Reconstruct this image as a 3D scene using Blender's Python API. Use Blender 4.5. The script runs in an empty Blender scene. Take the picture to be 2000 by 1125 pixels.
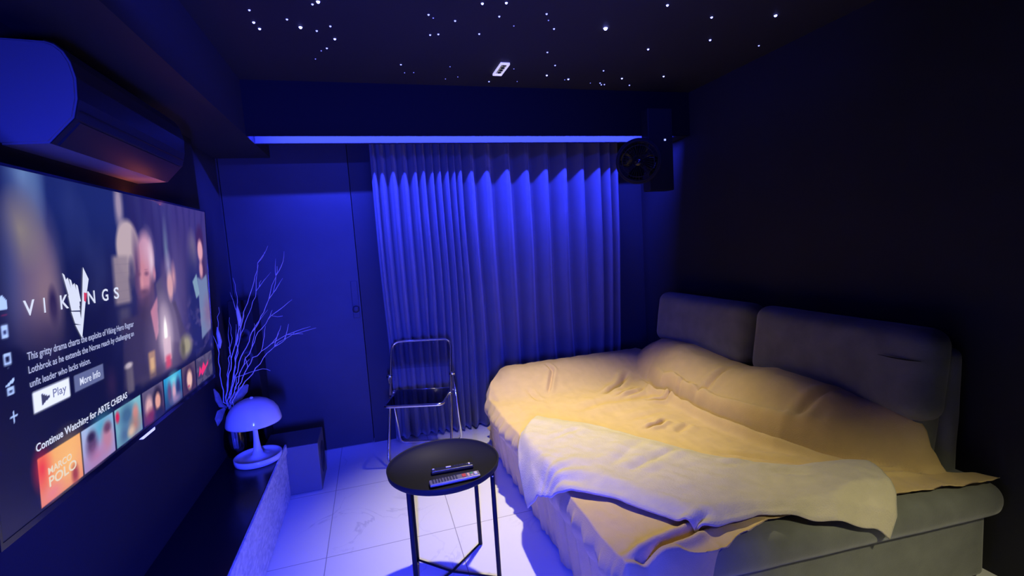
import bpy, bmesh, math, random
import numpy as np
from mathutils import Vector, Matrix, noise as mnoise

random.seed(7)
PI = math.pi
SC = bpy.context.scene
COL = SC.collection

# ------------------------------------------------------------------ camera
def set_camera():
    yaw, pitch, roll, f = math.radians(16.24749), math.radians(-5.64988), math.radians(-3.69738), 928.404
    fwd = Vector((math.sin(yaw)*math.cos(pitch), math.cos(yaw)*math.cos(pitch), math.sin(pitch)))
    right = Vector((math.cos(yaw), -math.sin(yaw), 0))
    up = right.cross(fwd)
    r2 = right*math.cos(roll) + up*math.sin(roll)
    u2 = -right*math.sin(roll) + up*math.cos(roll)
    cd = bpy.data.cameras.new('camera'); co = bpy.data.objects.new('camera', cd); COL.objects.link(co)
    cd.sensor_width = 36; cd.lens = f*36/2000; cd.clip_start = .02
    m = Matrix((r2, u2, -fwd)).transposed().to_4x4(); m.translation = Vector((0, 0, 1.6))
    co.matrix_world = m
    SC.camera = co
set_camera()

# ------------------------------------------------------------------ view, world, lights
SC.view_settings.view_transform = 'Standard'
SC.view_settings.look = 'None'
SC.view_settings.gamma = 1
SC.view_settings.use_curve_mapping = False
SC.view_settings.exposure = 0
w = bpy.data.worlds.new('world'); SC.world = w; w.use_nodes = True
w.node_tree.nodes['Background'].inputs[0].default_value = (.02, .02, .16, 1)
w.node_tree.nodes['Background'].inputs[1].default_value = .03

BLUE = (.025, .038, 1.0)
def area(name, loc, target, sx, sy, power, color, spread=180):
    ld = bpy.data.lights.new(name, 'AREA'); ld.shape = 'RECTANGLE'; ld.size = sx; ld.size_y = sy
    ld.energy = power; ld.color = color; ld.spread = math.radians(spread)
    o = bpy.data.objects.new(name, ld); COL.objects.link(o); o.location = loc
    o.rotation_euler = (Vector(target)-Vector(loc)).to_track_quat('-Z', 'Y').to_euler()
    return o
# blue LED tape on the front inner side of the ceiling slot, washing curtain and door wall
area('slot_led_light', (.86, 3.328, 2.447), (.86, 4.0, 1.85), 2.98, .010, 165, BLUE, 180)
# added blue fill light, standing in for unseen blue sources behind the camera
area('added_blue_fill', (-.12, -.44, .85), (-.42, 2.2, .42), .06, 1.1, 140, BLUE, 92)
# blue LED tape lying on the rear soffit ledge, grazing the starry ceiling
area('tray_led_light', (.3, .60, 2.50), (.0, 3.3, 2.60), 2.2, .02, 62, BLUE, 120)
# warm grille downlight over the sofa edge
ld = bpy.data.lights.new('grille_light', 'SPOT'); ld.energy = 310; ld.color = (1, .86, .52)
ld.spot_size = math.radians(71); ld.spot_blend = 1; ld.shadow_soft_size = .035
o = bpy.data.objects.new('grille_light', ld); COL.objects.link(o); o.location = (.88, 2.95, 2.635)
o.rotation_euler = (Vector((1.0, 2.52, 0))-Vector(o.location)).to_track_quat('-Z', 'Y').to_euler()
# second, weaker downlight behind the camera on the sofa side
ld = bpy.data.lights.new('rear_downlight', 'SPOT'); ld.energy = 150; ld.color = (1, .92, .56)
ld.spot_size = math.radians(42); ld.spot_blend = 1; ld.shadow_soft_size = .05
o = bpy.data.objects.new('rear_downlight', ld); COL.objects.link(o); o.location = (1.6, -.3, 2.3)
o.rotation_euler = (Vector((1.80, 1.02, .15))-Vector(o.location)).to_track_quat('-Z', 'Y').to_euler()
# warm backlight tape on the rear of the television
area('television_backlight', (-.965, 2.45, 1.86), (-1.0, 2.50, 2.3), .5, .015, .8, (1, .20, .06))

# ------------------------------------------------------------------ materials
def mat(name, color=(.5, .5, .5), rough=.6, metal=0, emit=None, strength=1, bump=0, bscale=60, coat=0, trans=0, spec=.5, sheen=0, vary=0, vscale=6, ior=1.45, alpha=1):
    m = bpy.data.materials.new(name); m.use_nodes = True
    nt = m.node_tree; b = nt.nodes['Principled BSDF']
    b.inputs['Base Color'].default_value = (*color, 1)
    b.inputs['Roughness'].default_value = rough
    b.inputs['Metallic'].default_value = metal
    b.inputs['Specular IOR Level'].default_value = spec
    b.inputs['Coat Weight'].default_value = coat
    b.inputs['Transmission Weight'].default_value = trans
    b.inputs['Sheen Weight'].default_value = sheen
    b.inputs['IOR'].default_value = ior
    b.inputs['Alpha'].default_value = alpha
    if emit:
        b.inputs['Emission Color'].default_value = (*emit, 1); b.inputs['Emission Strength'].default_value = strength
    tc = nt.nodes.new('ShaderNodeTexCoord')
    if bump or vary:
        n = nt.nodes.new('ShaderNodeTexNoise'); n.inputs['Scale'].default_value = bscale; n.inputs['Detail'].default_value = 4
        nt.links.new(tc.outputs['Object'], n.inputs['Vector'])
        if bump:
            bp = nt.nodes.new('ShaderNodeBump'); bp.inputs['Strength'].default_value = bump; bp.inputs['Distance'].default_value = .01
            nt.links.new(n.outputs['Fac'], bp.inputs['Height']); nt.links.new(bp.outputs['Normal'], b.inputs['Normal'])
        if vary:
            n2 = nt.nodes.new('ShaderNodeTexNoise'); n2.inputs['Scale'].default_value = vscale; n2.inputs['Detail'].default_value = 6
            nt.links.new(tc.outputs['Object'], n2.inputs['Vector'])
            r = nt.nodes.new('ShaderNodeValToRGB')
            r.color_ramp.elements[0].position = .3; r.color_ramp.elements[1].position = .7
            r.color_ramp.elements[0].color = (*[c*(1-vary) for c in color], 1)
            r.color_ramp.elements[1].color = (*[min(1, c*(1+vary)) for c in color], 1)
            nt.links.new(n2.outputs['Fac'], r.inputs['Fac']); nt.links.new(r.outputs['Color'], b.inputs['Base Color'])
    return m

M = {}
M['wall'] = mat('matte_dark_paint', (.026, .026, .029), .8, spec=.2, bump=.08, bscale=120, vary=.06, vscale=3)
M['backwall'] = mat('back_wall_paint', (.038, .038, .042), .6, spec=.3, bump=.06, bscale=110, vary=.06, vscale=3)
M['soffit'] = mat('shaded_soffit_paint', (.010, .010, .012), .85, spec=.05, bump=.05, bscale=90)  # ceiling paint darkened to put shade into the soffit face
M['ceil'] = mat('dark_ceiling_paint', (.022, .022, .027), .7, bump=.05, bscale=90, vary=.06, vscale=2)
M['subpaint'] = mat('charcoal_cabinet', (.13, .13, .135), .5, bump=.03, bscale=90)
M['door'] = mat('dark_door_laminate', (.038, .038, .042), .5, bump=.03, bscale=40, vary=.08, vscale=5)
M['slot'] = mat('pale_slot_lining', (.045, .046, .055), .6, bump=.02)
M['led'] = mat('blue_led_tape', (.1, .1, .3), .4, emit=(.06, .08, 1), strength=3, bump=.01)
M['black'] = mat('black_powder_coat', (.020, .020, .024), .55, spec=.12, bump=.03, bscale=200)
M['blackgloss'] = mat('black_gloss_plastic', (.008, .008, .01), .12, bump=.01, bscale=20)
M['consoletop'] = mat('black_glass_top', (.01, .01, .014), .22, bump=.01, bscale=10)
M['chrome'] = mat('brushed_chrome', (.85, .85, .86), .16, metal=1, bump=.01, bscale=80)
M['blackpanel'] = mat('dark_front_panel', (.014, .014, .016), .4, bump=.01, bscale=50)
M['acwhite'] = mat('ac_plastic', (.20, .20, .205), .5, bump=.01, bscale=50)
M['white'] = mat('white_gloss_plastic', (.80, .80, .80), .18, bump=.01, bscale=20, coat=.3)
M['curtain'] = mat('grey_curtain_cloth', (.115, .115, .125), .85, bump=.15, bscale=400, sheen=.3, vary=.05, vscale=8)
M['sofa'] = mat('grey_green_velvet', (.150, .158, .142), .85, bump=.15, bscale=220, sheen=.35, vary=.16, vscale=9)
M['throw'] = mat('beige_cotton_throw', (.66, .48, .21), .9, bump=.28, bscale=260, sheen=.15, vary=.04, vscale=14)
M['blanket'] = mat('pale_grey_blanket', (.62, .55, .40), .95, bump=.35, bscale=180, sheen=.25, vary=.05, vscale=16)
M['branch'] = mat('bleached_twig', (.62, .58, .55), .7, bump=.3, bscale=90, vary=.15, vscale=30)
M['badge'] = mat('badge_shine_glow', (.8, .8, .8), .3, emit=(.75, .78, 1), strength=.8, bump=.01)  # glow stands in for reflections on a metal badge
M['cyan'] = mat('drive_cone', (.02, .02, .025), .5, bump=.02)
M['frame'] = mat('spill_glow_trim', (.9, .9, .9), .5, emit=(.72, .68, .95), strength=.75, bump=.01)  # emission paints lamp spill onto the white plastic frame
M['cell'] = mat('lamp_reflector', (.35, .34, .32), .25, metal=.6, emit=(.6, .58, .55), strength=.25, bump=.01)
M['cellhole'] = mat('lamp_cell', (.02, .02, .02), .5, bump=.01)
M['glint'] = mat('glint_glow', (.1, .1, .1), .4, emit=(.25, .3, 1), strength=2.2, bump=.01)  # glow paints a blue glint of lit chrome on the fan box
for k, s in enumerate((1.0, 2.5, 5, 8, 14)):
    M['star%d' % k] = mat('star_fibre_%d' % k, (.2, .2, .2), .4, emit=(.22, .24, 1), strength=s*1.3, bump=.01)

def glassy(name, tint, refl=.35):
    m = bpy.data.materials.new(name); m.use_nodes = True; nt = m.node_tree; nt.nodes.clear()
    out = nt.nodes.new('ShaderNodeOutputMaterial'); mx = nt.nodes.new('ShaderNodeMixShader')
    tr = nt.nodes.new('ShaderNodeBsdfTransparent'); tr.inputs[0].default_value = (*tint, 1)
    gl = nt.nodes.new('ShaderNodeBsdfGlossy'); gl.inputs['Roughness'].default_value = .05
    lw = nt.nodes.new('ShaderNodeLayerWeight'); lw.inputs[0].default_value = refl
    nz = nt.nodes.new('ShaderNodeTexNoise'); nz.inputs['Scale'].default_value = 5
    bp = nt.nodes.new('ShaderNodeBump'); bp.inputs['Strength'].default_value = .02
    nt.links.new(nz.outputs['Fac'], bp.inputs['Height']); nt.links.new(bp.outputs['Normal'], gl.inputs['Normal'])
    nt.links.new(lw.outputs['Fresnel'], mx.inputs[0]); nt.links.new(tr.outputs[0], mx.inputs[1]); nt.links.new(gl.outputs[0], mx.inputs[2])
    nt.links.new(mx.outputs[0], out.inputs[0])
    return m
M['acrylic'] = glassy('smoky_acrylic', (.72, .72, .76))
M['glass'] = glassy('clear_vase_glass', (.75, .77, .82), .45)

def floor_mat():
    m = bpy.data.materials.new('white_marble_tile'); m.use_nodes = True; nt = m.node_tree; b = nt.nodes['Principled BSDF']
    N, L = nt.nodes.new, nt.links.new
    tc = N('ShaderNodeTexCoord'); sep = N('ShaderNodeSeparateXYZ'); L(tc.outputs['Object'], sep.inputs[0])
    def line(sock, off, step, wd):
        a = N('ShaderNodeMath'); a.operation = 'SUBTRACT'; L(sock, a.inputs[0]); a.inputs[1].default_value = off
        d = N('ShaderNodeMath'); d.operation = 'DIVIDE'; L(a.outputs[0], d.inputs[0]); d.inputs[1].default_value = step
        f = N('ShaderNodeMath'); f.operation = 'FRACT'; L(d.outputs[0], f.inputs[0])
        s = N('ShaderNodeMath'); s.operation = 'SUBTRACT'; L(f.outputs[0], s.inputs[0]); s.inputs[1].default_value = .5
        ab = N('ShaderNodeMath'); ab.operation = 'ABSOLUTE'; L(s.outputs[0], ab.inputs[0])
        g = N('ShaderNodeMath'); g.operation = 'GREATER_THAN'; L(ab.outputs[0], g.inputs[0]); g.inputs[1].default_value = .5-wd/step
        return g.outputs[0]
    mx = N('ShaderNodeMath'); mx.operation = 'MAXIMUM'
    L(line(sep.outputs['X'], -.365, .686, .0022), mx.inputs[0]); L(line(sep.outputs['Y'], 2.57, .735, .0022), mx.inputs[1])
    # veins
    n1 = N('ShaderNodeTexNoise'); n1.inputs['Scale'].default_value = 2.2; n1.inputs['Detail'].default_value = 7; n1.inputs['Distortion'].default_value = .8
    L(tc.outputs['Object'], n1.inputs['Vector'])
    s = N('ShaderNodeMath'); s.operation = 'SUBTRACT'; L(n1.outputs['Fac'], s.inputs[0]); s.inputs[1].default_value = .5
    ab = N('ShaderNodeMath'); ab.operation = 'ABSOLUTE'; L(s.outputs[0], ab.inputs[0])
    r = N('ShaderNodeValToRGB'); L(ab.outputs[0], r.inputs['Fac'])
    r.color_ramp.elements[0].position = 0; r.color_ramp.elements[0].color = (.60, .60, .62, 1)
    r.color_ramp.elements[1].position = .012; r.color_ramp.elements[1].color = (.78, .78, .78, 1)
    n2 = N('ShaderNodeTexNoise'); n2.inputs['Scale'].default_value = 1.3; L(tc.outputs['Object'], n2.inputs['Vector'])
    mr = N('ShaderNodeMapRange'); L(n2.outputs['Fac'], mr.inputs[0]); mr.inputs[1].default_value = .45; mr.inputs[2].default_value = .62
    mixv = N('ShaderNodeMix'); mixv.data_type = 'RGBA'; L(mr.outputs[0], mixv.inputs['Factor'])
    mixv.inputs['A'].default_value = (.78, .78, .78, 1); L(r.outputs['Color'], mixv.inputs['B'])
    mix = N('ShaderNodeMix'); mix.data_type = 'RGBA'; L(mx.outputs[0], mix.inputs['Factor'])
    L(mixv.outputs['Result'], mix.inputs['A']); mix.inputs['B'].default_value = (.34, .33, .34, 1)
    L(mix.outputs['Result'], b.inputs['Base Color']); b.inputs['Roughness'].default_value = .28
    return m
M['floor'] = floor_mat()

def marble_mat():
    m = bpy.data.materials.new('streaky_console_stone'); m.use_nodes = True; nt = m.node_tree; b = nt.nodes['Principled BSDF']
    N, L = nt.nodes.new, nt.links.new
    tc = N('ShaderNodeTexCoord'); mp = N('ShaderNodeMapping'); mp.inputs['Scale'].default_value = (8, 8, 20); L(tc.outputs['Object'], mp.inputs[0])
    n = N('ShaderNodeTexNoise'); n.inputs['Scale'].default_value = 1.6; n.inputs['Detail'].default_value = 9; n.inputs['Distortion'].default_value = 1.6
    L(mp.outputs[0], n.inputs['Vector'])
    r = N('ShaderNodeValToRGB'); L(n.outputs['Fac'], r.inputs['Fac'])
    r.color_ramp.elements[0].position = .38; r.color_ramp.elements[0].color = (.60, .62, .70, 1)
    r.color_ramp.elements[1].position = .62; r.color_ramp.elements[1].color = (.92, .93, .95, 1)
    L(r.outputs['Color'], b.inputs['Base Color']); b.inputs['Roughness'].default_value = .25
    return m
M['marble'] = marble_mat()

# ------------------------------------------------------------------ mesh helpers
def link(name, me, m, parent=None, smooth=False):
    if smooth:
        me.polygons.foreach_set('use_smooth', [True]*len(me.polygons))
    o = bpy.data.objects.new(name, me); COL.objects.link(o)
    if m is not None: me.materials.append(M[m] if isinstance(m, str) else m)
    if parent is not None: o.parent = parent
    return o
def obj(name, bm, m, parent=None, smooth=False):
    me = bpy.data.meshes.new(name); bmesh.ops.recalc_face_normals(bm, faces=bm.faces); bm.to_mesh(me); bm.free()
    return link(name, me, m, parent, smooth)
def tag(o, label=None, cat=None, group=None, kind=None):
    if label: o['label'] = label
    if cat: o['category'] = cat
    if group: o['group'] = group
    if kind: o['kind'] = kind
    return o
def thing(name, label, cat, loc=(0, 0, 0), rz=0, group=None):
    o = bpy.data.objects.new(name, None); COL.objects.link(o); o.empty_display_size = .05
    o.location = loc; o.rotation_euler = (0, 0, rz)
    return tag(o, label, cat, group)
def box(bm, x0, x1, y0, y1, z0, z1, bev=0, seg=2):
    vs = [bm.verts.new(p) for p in [(x0, y0, z0), (x1, y0, z0), (x1, y1, z0), (x0, y1, z0), (x0, y0, z1), (x1, y0, z1), (x1, y1, z1), (x0, y1, z1)]]
    fs = [bm.faces.new([vs[i] for i in q]) for q in [(0, 3, 2, 1), (4, 5, 6, 7), (0, 1, 5, 4), (1, 2, 6, 5), (2, 3, 7, 6), (3, 0, 4, 7)]]
    if bev:
        es = list({e for f in fs for e in f.edges})
        bmesh.ops.bevel(bm, geom=es, offset=bev, segments=seg, affect='EDGES', profile=.5)
    return bm
def nbox(*a, **k):
    return box(bmesh.new(), *a, **k)
def tube(bm, pts, r, n=10, closed=False):
    """round tube through pts; r a number or one per point"""
    P = [Vector(p) for p in pts]; N = len(P); R = r if isinstance(r, (list, tuple)) else [r]*N
    rings = []; ref = None
    for i in range(N):
        a = P[(i-1) % N] if (closed or i > 0) else P[i]
        b = P[(i+1) % N] if (closed or i < N-1) else P[i]
        t = (b-a).normalized()
        if ref is None: ref = t.orthogonal().normalized()
        ref = (ref - t*ref.dot(t)).normalized(); s = t.cross(ref)
        rings.append([bm.verts.new(P[i]+(ref*math.cos(2*PI*k/n)+s*math.sin(2*PI*k/n))*R[i]) for k in range(n)])
    for i in range(N if closed else N-1):
        A, B = rings[i], rings[(i+1) % N]
        for k in range(n):
            bm.faces.new((A[k], A[(k+1) % n], B[(k+1) % n], B[k]))
    if not closed:
        bm.faces.new(rings[0][::-1]); bm.faces.new(rings[-1])
    return bm
def fillet(pts, r, n=5, closed=False):
    P = [Vector(p) for p in pts]; out = []; N = len(P)
    for i, p in enumerate(P):
        if not closed and i in (0, N-1): out.append(p); continue
        a = (P[i-1]-p); b = (P[(i+1) % N]-p); la, lb = a.length, b.length; rr = min(r, la*.45, lb*.45)
        a.normalize(); b.normalize(); p0 = p+a*rr; p1 = p+b*rr
        for k in range(n+1):
            t = k/n; out.append(p0*(1-t)**2 + p*2*t*(1-t) + p1*t*t)
    return out
def lathe(bm, prof, n=48, c=(0, 0, 0)):
    rings = []
    for r, z in prof:
        if r < 1e-5: rings.append([bm.verts.new((c[0], c[1], c[2]+z))])
        else: rings.append([bm.verts.new((c[0]+r*math.cos(2*PI*k/n), c[1]+r*math.sin(2*PI*k/n), c[2]+z)) for k in range(n)])
    for A, B in zip(rings, rings[1:]):
        for k in range(n):
            k2 = (k+1) % n
            if len(A) == 1 and len(B) == 1: continue
            if len(A) == 1: bm.faces.new((A[0], B[k], B[k2]))
            elif len(B) == 1: bm.faces.new((A[k], A[k2], B[0]))
            else: bm.faces.new((A[k], A[k2], B[k2], B[k]))
    return bm
def extrude_poly(bm, poly, f0, f1):
    """poly: list of 2D; f0,f1 map 2D to 3D for the two caps"""
    A = [bm.verts.new(f0(*p)) for p in poly]; B = [bm.verts.new(f1(*p)) for p in poly]
    n = len(poly); bm.faces.new(A[::-1]); bm.faces.new(B)
    for k in range(n): bm.faces.new((A[k], A[(k+1) % n], B[(k+1) % n], B[k]))
    return bm
def grid_mesh(name, P):
    """P: array (n,m,3)"""
    n, m = P.shape[:2]; me = bpy.data.meshes.new(name)
    idx = np.arange(n*m).reshape(n, m)
    F = np.stack([idx[:-1, :-1], idx[1:, :-1], idx[1:, 1:], idx[:-1, 1:]], -1).reshape(-1, 4)
    me.from_pydata(P.reshape(-1, 3).tolist(), [], F.tolist()); me.update()
    return me
def softbox(name, c, s, rx=0, ry=0, rz=0, e=.28, puff=.0, n=28, m='sofa', parent=None, nz=.004, seed=0):
    """cushion: a rounded, slightly puffed block"""
    bm = bmesh.new(); bmesh.ops.create_cube(bm, size=2)
    bmesh.ops.subdivide_edges(bm, edges=bm.edges, cuts=n, use_grid_fill=True)
    hs = [v/2 for v in s]; mn = min(hs); rad = mn*e*2
    R = Matrix.Rotation(rz, 3, 'Z') @ Matrix.Rotation(ry, 3, 'Y') @ Matrix.Rotation(rx, 3, 'X')
    for v in bm.verts:
        # even spacing, tighter to the rim
        q = [math.sin(t*PI/2) if abs(t) < 1 else t for t in v.co]
        p = Vector([q[i]*hs[i] for i in range(3)])
        inner = Vector([max(-hs[i]+rad, min(hs[i]-rad, p[i])) if hs[i] > rad else 0 for i in range(3)])
        d = p-inner
        if d.length > 1e-6 and sum(abs(p[i]-inner[i]) > 1e-6 for i in range(3)) > 1:
            mxc = max(abs(x) for x in d)
            d = d.normalized()*mxc
            p = inner+d
        k = (1-q[0]**2)*(1-q[1]**2) if s[2] == min(s) else ((1-q[1]**2)*(1-q[2]**2) if s[0] == min(s) else (1-q[0]**2)*(1-q[2]**2))
        ax = s.index(min(s)); p[ax] += math.copysign(puff*k, p[ax]) if abs(p[ax]) > hs[ax]*.5 else 0
        w_ = mnoise.noise(Vector((p.x*6+seed, p.y*6, p.z*6)))*nz
        p += p.normalized()*w_
        v.co = R @ p + Vector(c)
    return obj(name, bm, m, parent, smooth=True)
def interp(x, t):
    t = sorted(t); return np.interp(x, [a[0] for a in t], [a[1] for a in t])
def smooth01(t):
    t = np.clip(t, 0, 1); return t*t*(3-2*t)
def fbm(x, y, s=1., seed=0., oct=4):
    x = np.asarray(x, float); y = np.asarray(y, float); out = np.empty(x.shape); f = out.ravel()
    for i, (a, b) in enumerate(zip(x.ravel(), y.ravel())):
        f[i] = mnoise.fractal(Vector((a*s, b*s, seed)), 1.0, 2.0, oct)
    return f.reshape(x.shape)

# ------------------------------------------------------------------ room shell
XL, XR, YB, YR, ZC, ZS = -1.03, 2.51, 4.03, -1.2, 2.67, 2.34
def struct(name, bm, m): return tag(obj(name, bm, m), kind='structure')
struct('floor', nbox(XL-.1, XR+.1, YR-.1, YB+.1, -.1, 0), 'floor')
struct('ceiling', nbox(XL-.1, XR+.1, YR-.1, YB+.1, ZC, ZC+.1), 'ceil')
struct('wall_left', nbox(XL-.1, XL, YR-.1, YB+.1, 0, ZC), 'backwall')
struct('wall_right', nbox(XR, XR+.1, YR-.1, YB+.1, 0, ZC), 'wall')
struct('wall_rear', nbox(XL, XR, YR-.1, YR, 0, ZC), 'wall')
bm = bmesh.new()
box(bm, XL, -1.02, YB, YB+.1, 0, ZC); box(bm, -.105, XR, YB, YB+.1, 0, ZC); box(bm, -1.02, -.105, YB, YB+.1, 2.515, ZC)
struct('wall_back', bm, 'backwall')
# door (flush leaf on the left of the back wall)
d = tag(obj('door_1', nbox(-1.016, -.110, YB+.004, YB+.045, .006, 2.51, bev=.002), 'door'), kind='structure')
bm = nbox(-.175, -.125, YB-.004, YB+.004, 1.06, 1.36, bev=.003)
obj('lock_plate', bm, 'door', d)
bm = bmesh.new(); tube(bm, [(-.15, YB-.004, 1.135), (-.15, YB-.045, 1.135)], .012, 16)
lathe_pts = [(-.15, YB-.045, 1.135), (-.15, YB-.055, 1.135), (-.15, YB-.068, 1.135), (-.15, YB-.074, 1.135)]
tube(bm, lathe_pts, [.018, .027, .025, .012], 20)
obj('door_knob', bm, 'door', d, True)
# soffits: left strip, rear block with ledge (unseen, brought forward to cut off light), back slot
struct('trim_1', nbox(XL, -.66, YR, YB, ZS, ZC), 'ceil')
struct('trim_2', nbox(-.66, XR, YR, .75, ZS, 2.485), 'ceil')
struct('trim_3', nbox(-.66, XR, 3.295, 3.315, ZS, ZC), 'soffit')
bm = bmesh.new()
box(bm, -.66, 2.40, 3.315, 3.56, 2.47, ZC); box(bm, 2.40, XR, 3.315, 3.56, ZS, ZC); box(bm, -.66, 2.40, 3.528, 3.56, ZS, 2.47)
struct('trim_4', bm, 'ceil')
bm = bmesh.new()
box(bm, -.655, 2.395, 3.522, 3.528, ZS+.001, 2.47)
led = thing('led_strip_light', 'long glowing blue light strip recessed under the dropped ceiling edge above the curtain', 'light', (.87, 3.42, ZS))
box(bm, -.655, 2.395, 3.3155, 3.334, 2.425, 2.432)  # unseen ledge added to block the tape's steep downward rays
o = obj('lit_slot_lining', bm, 'slot', led); o.location = (-.87, -3.42, -ZS)
bm = bmesh.new(); box(bm, -.65, 2.39, 3.3155, 3.3175, 2.452, 2.464)
for k in range(100):
    x = -.63+k*.0303; box(bm, x, x+.008, 3.3175, 3.319, 2.454, 2.462)
o = obj('led_tape', bm, 'led', led); o.location = (-.87, -3.42, -ZS)
# dark panel behind the television
struct('trim_5', nbox(XL, -.985, .2, 3.40, 0, ZS), 'wall')

# made-up lamp body for the blue fill behind the camera
fl = thing('added_fill_lamp', 'added tall blue light bar, unseen fill light behind the camera', 'lamp', (-.12, -.47, 0))
bm = bmesh.new(); lathe(bm, [(0, 0), (.12, 0), (.12, .012), (.02, .02), (0, .02)], 32); obj('base', bm, 'black', fl)
obj('pole', nbox(-.035, .035, -.012, .012, .02, 1.65, bev=.003), 'black', fl)
obj('diffuser', nbox(-.03, .03, .012, .022, .28, 1.62, bev=.002), 'led', fl)

# ------------------------------------------------------------------ starlight ceiling
STARS = [(-0.42, 2.459, 1), (-0.428, 2.58, 2), (-0.416, 2.646, 2), (-0.276, 2.527, 1), (-0.227, 2.603, 3), (-0.147, 2.364, 1), (-0.121, 2.337, 3), (-0.156, 2.633, 1), (-0.088, 2.572, 1), (-0.077, 2.718, 2), (-0.126, 2.842, 1), (-0.158, 2.881, 0), (-0.2, 3.002, 0), (0.368, 2.385, 1), (0.394, 2.415, 0), (0.402, 2.604, 1), (0.443, 2.59, 1), (0.504, 2.429, 1), (0.599, 2.241, 2), (0.708, 2.218, 2), (0.71, 2.352, 1), (0.812, 2.441, 0), (0.655, 2.557, 1), (0.278, 3.035, 1), (0.309, 3.17, 0), (0.365, 3.161, 0), (0.577, 3.036, 0), (0.582, 3.257, 0), (0.657, 3.211, 0), (0.887, 3.28, 1), (1.084, 3.26, 0), (0.99, 3.029, 0), (0.936, 2.292, 1), (0.97, 2.356, 0), (1.035, 2.443, 1), (1.113, 2.746, 1), (1.24, 2.941, 1), (1.252, 3.122, 2), (1.414, 3.195, 0), (1.435, 3.18, 2), (1.313, 2.397, 4), (1.613, 2.997, 1), (1.709, 3.235, 1), (1.758, 3.262, 1), (1.737, 3.27, 1), (1.635, 3.242, 0), (1.826, 3.127, 2), (1.964, 3.26, 1), (1.719, 2.625, 2), (2.12, 3.056, 2), (1.503, 2.117, 2), (1.826, 2.196, 2), (2.025, 2.452, 2), (2.409, 2.484, 1), (2.172, 2.124, 3)]
RAD = (.0034, .0050, .0062, .0078, .0105)
proto = {}
for k in range(5):
    bm = bmesh.new(); lathe(bm, [(0, -RAD[k]), (RAD[k]*.6, -RAD[k]*.8), (RAD[k], -RAD[k]*.15), (RAD[k], .001), (0, .001)], 12)
    me = bpy.data.meshes.new('star_light'); bm.to_mesh(me); bm.free(); me.materials.append(M['star%d' % k]); proto[k] = me
SZ = 1.07/1.1
for x, y, k in STARS:
    o = bpy.data.objects.new('star_light', proto[k]); COL.objects.link(o); o.location = (x*SZ, min(y*SZ, 3.28), ZC)
    lab = {0: 'very faint tiny blue star light dot in the dark ceiling', 1: 'small pale blue star light dot in the dark ceiling', 2: 'bright blue white star light dot in the dark ceiling',
           3: 'large bright star light with blue halo in the dark ceiling', 4: 'biggest brightest blue star light in the ceiling, right of centre'}[k]
    tag(o, lab, 'star light', {0: 'very faint star lights in the ceiling', 1: 'small star lights in the ceiling', 2: 'bright star lights in the ceiling', 3: 'large star lights in the ceiling'}.get(k))

# grille downlight
g = thing('ceiling_downlight', 'small white framed rectangular grille lamp set in the starry ceiling', 'ceiling light', (.88, 2.95, ZC))
bm = bmesh.new(); X, Y = .029, .098
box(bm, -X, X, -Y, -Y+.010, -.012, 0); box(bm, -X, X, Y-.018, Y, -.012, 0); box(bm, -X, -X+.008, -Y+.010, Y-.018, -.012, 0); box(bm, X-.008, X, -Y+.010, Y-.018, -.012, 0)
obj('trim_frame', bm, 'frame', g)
obj('reflector', nbox(-X+.008, X-.008, -Y+.01, Y-.018, -.005, 0), 'cell', g)
for k in range(4):
    yy = -Y+.03+k*.04; bm = bmesh.new(); tube(bm, [(0.003, yy, -.004), (0.003, yy, -.009)], [.010, .012], 16); obj('lamp_cell', bm, 'cellhole', g)
obj('dark_slit', nbox(-X+.009, -X+.014, -Y+.014, Y-.03, -.0075, -.005), 'cellhole', g)

# ------------------------------------------------------------------ fan beside the slot end
fan = thing('wall_fan', 'round black fan on a black mounting box at the right end of the light strip', 'fan', (2.08, 3.1, 2.1))
def inparent(o, t): o.location = tuple(-c for c in t.location); return o
inparent(obj('mounting_box', nbox(2.07, 2.285, 3.20, 3.295, 1.91, 2.52, bev=.008), 'black', fan), fan)
inparent(obj('chrome_glint', nbox(2.205, 2.22, 3.194, 3.20, 2.28, 2.293, bev=.002), 'glint', fan), fan)
fc = Vector((1.90, 3.07, 2.11)); fdir = Vector((-.55, -.83, -.12)).normalized()
su = fdir.cross(Vector((0, 0, 1))).normalized(); sv = su.cross(fdir)
def ring(c, R, n=48): return [c+(su*math.cos(2*PI*k/n)+sv*math.sin(2*PI*k/n))*R for k in range(n)]
bm = bmesh.new()
for off, R, rr in ((.045, .11, .003), (.03, .14, .006), (0, .15, .011), (-.05, .14, .006), (-.075, .09, .003)):
    tube(bm, ring(fc+fdir*off, R), rr, 8, closed=True)
for k in range(36):
    a = 2*PI*k/36; d_ = su*math.cos(a)+sv*math.sin(a)
    tube(bm, [fc+fdir*.055+d_*.03, fc+fdir*.045+d_*.11, fc+fdir*.03+d_*.14, fc+d_*.15, fc-fdir*.05+d_*.14, fc-fdir*.075+d_*.09, fc-fdir*.08+d_*.03], .0013, 5)
inparent(obj('cage', bm, 'black', fan, True), fan)
bm = bmesh.new()
tube(bm, [fc+fdir*.058, fc+fdir*.05, fc+fdir*.048], [.012, .032, .034], 24); inparent(obj('hub_cap', bm, 'blackgloss', fan, True), fan)
bm = bmesh.new(); tube(bm, [fc-fdir*.06, fc-fdir*.10, fc-fdir*.15], [.045, .05, .03], 24); inparent(obj('motor', bm, 'black', fan, True), fan)
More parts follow.
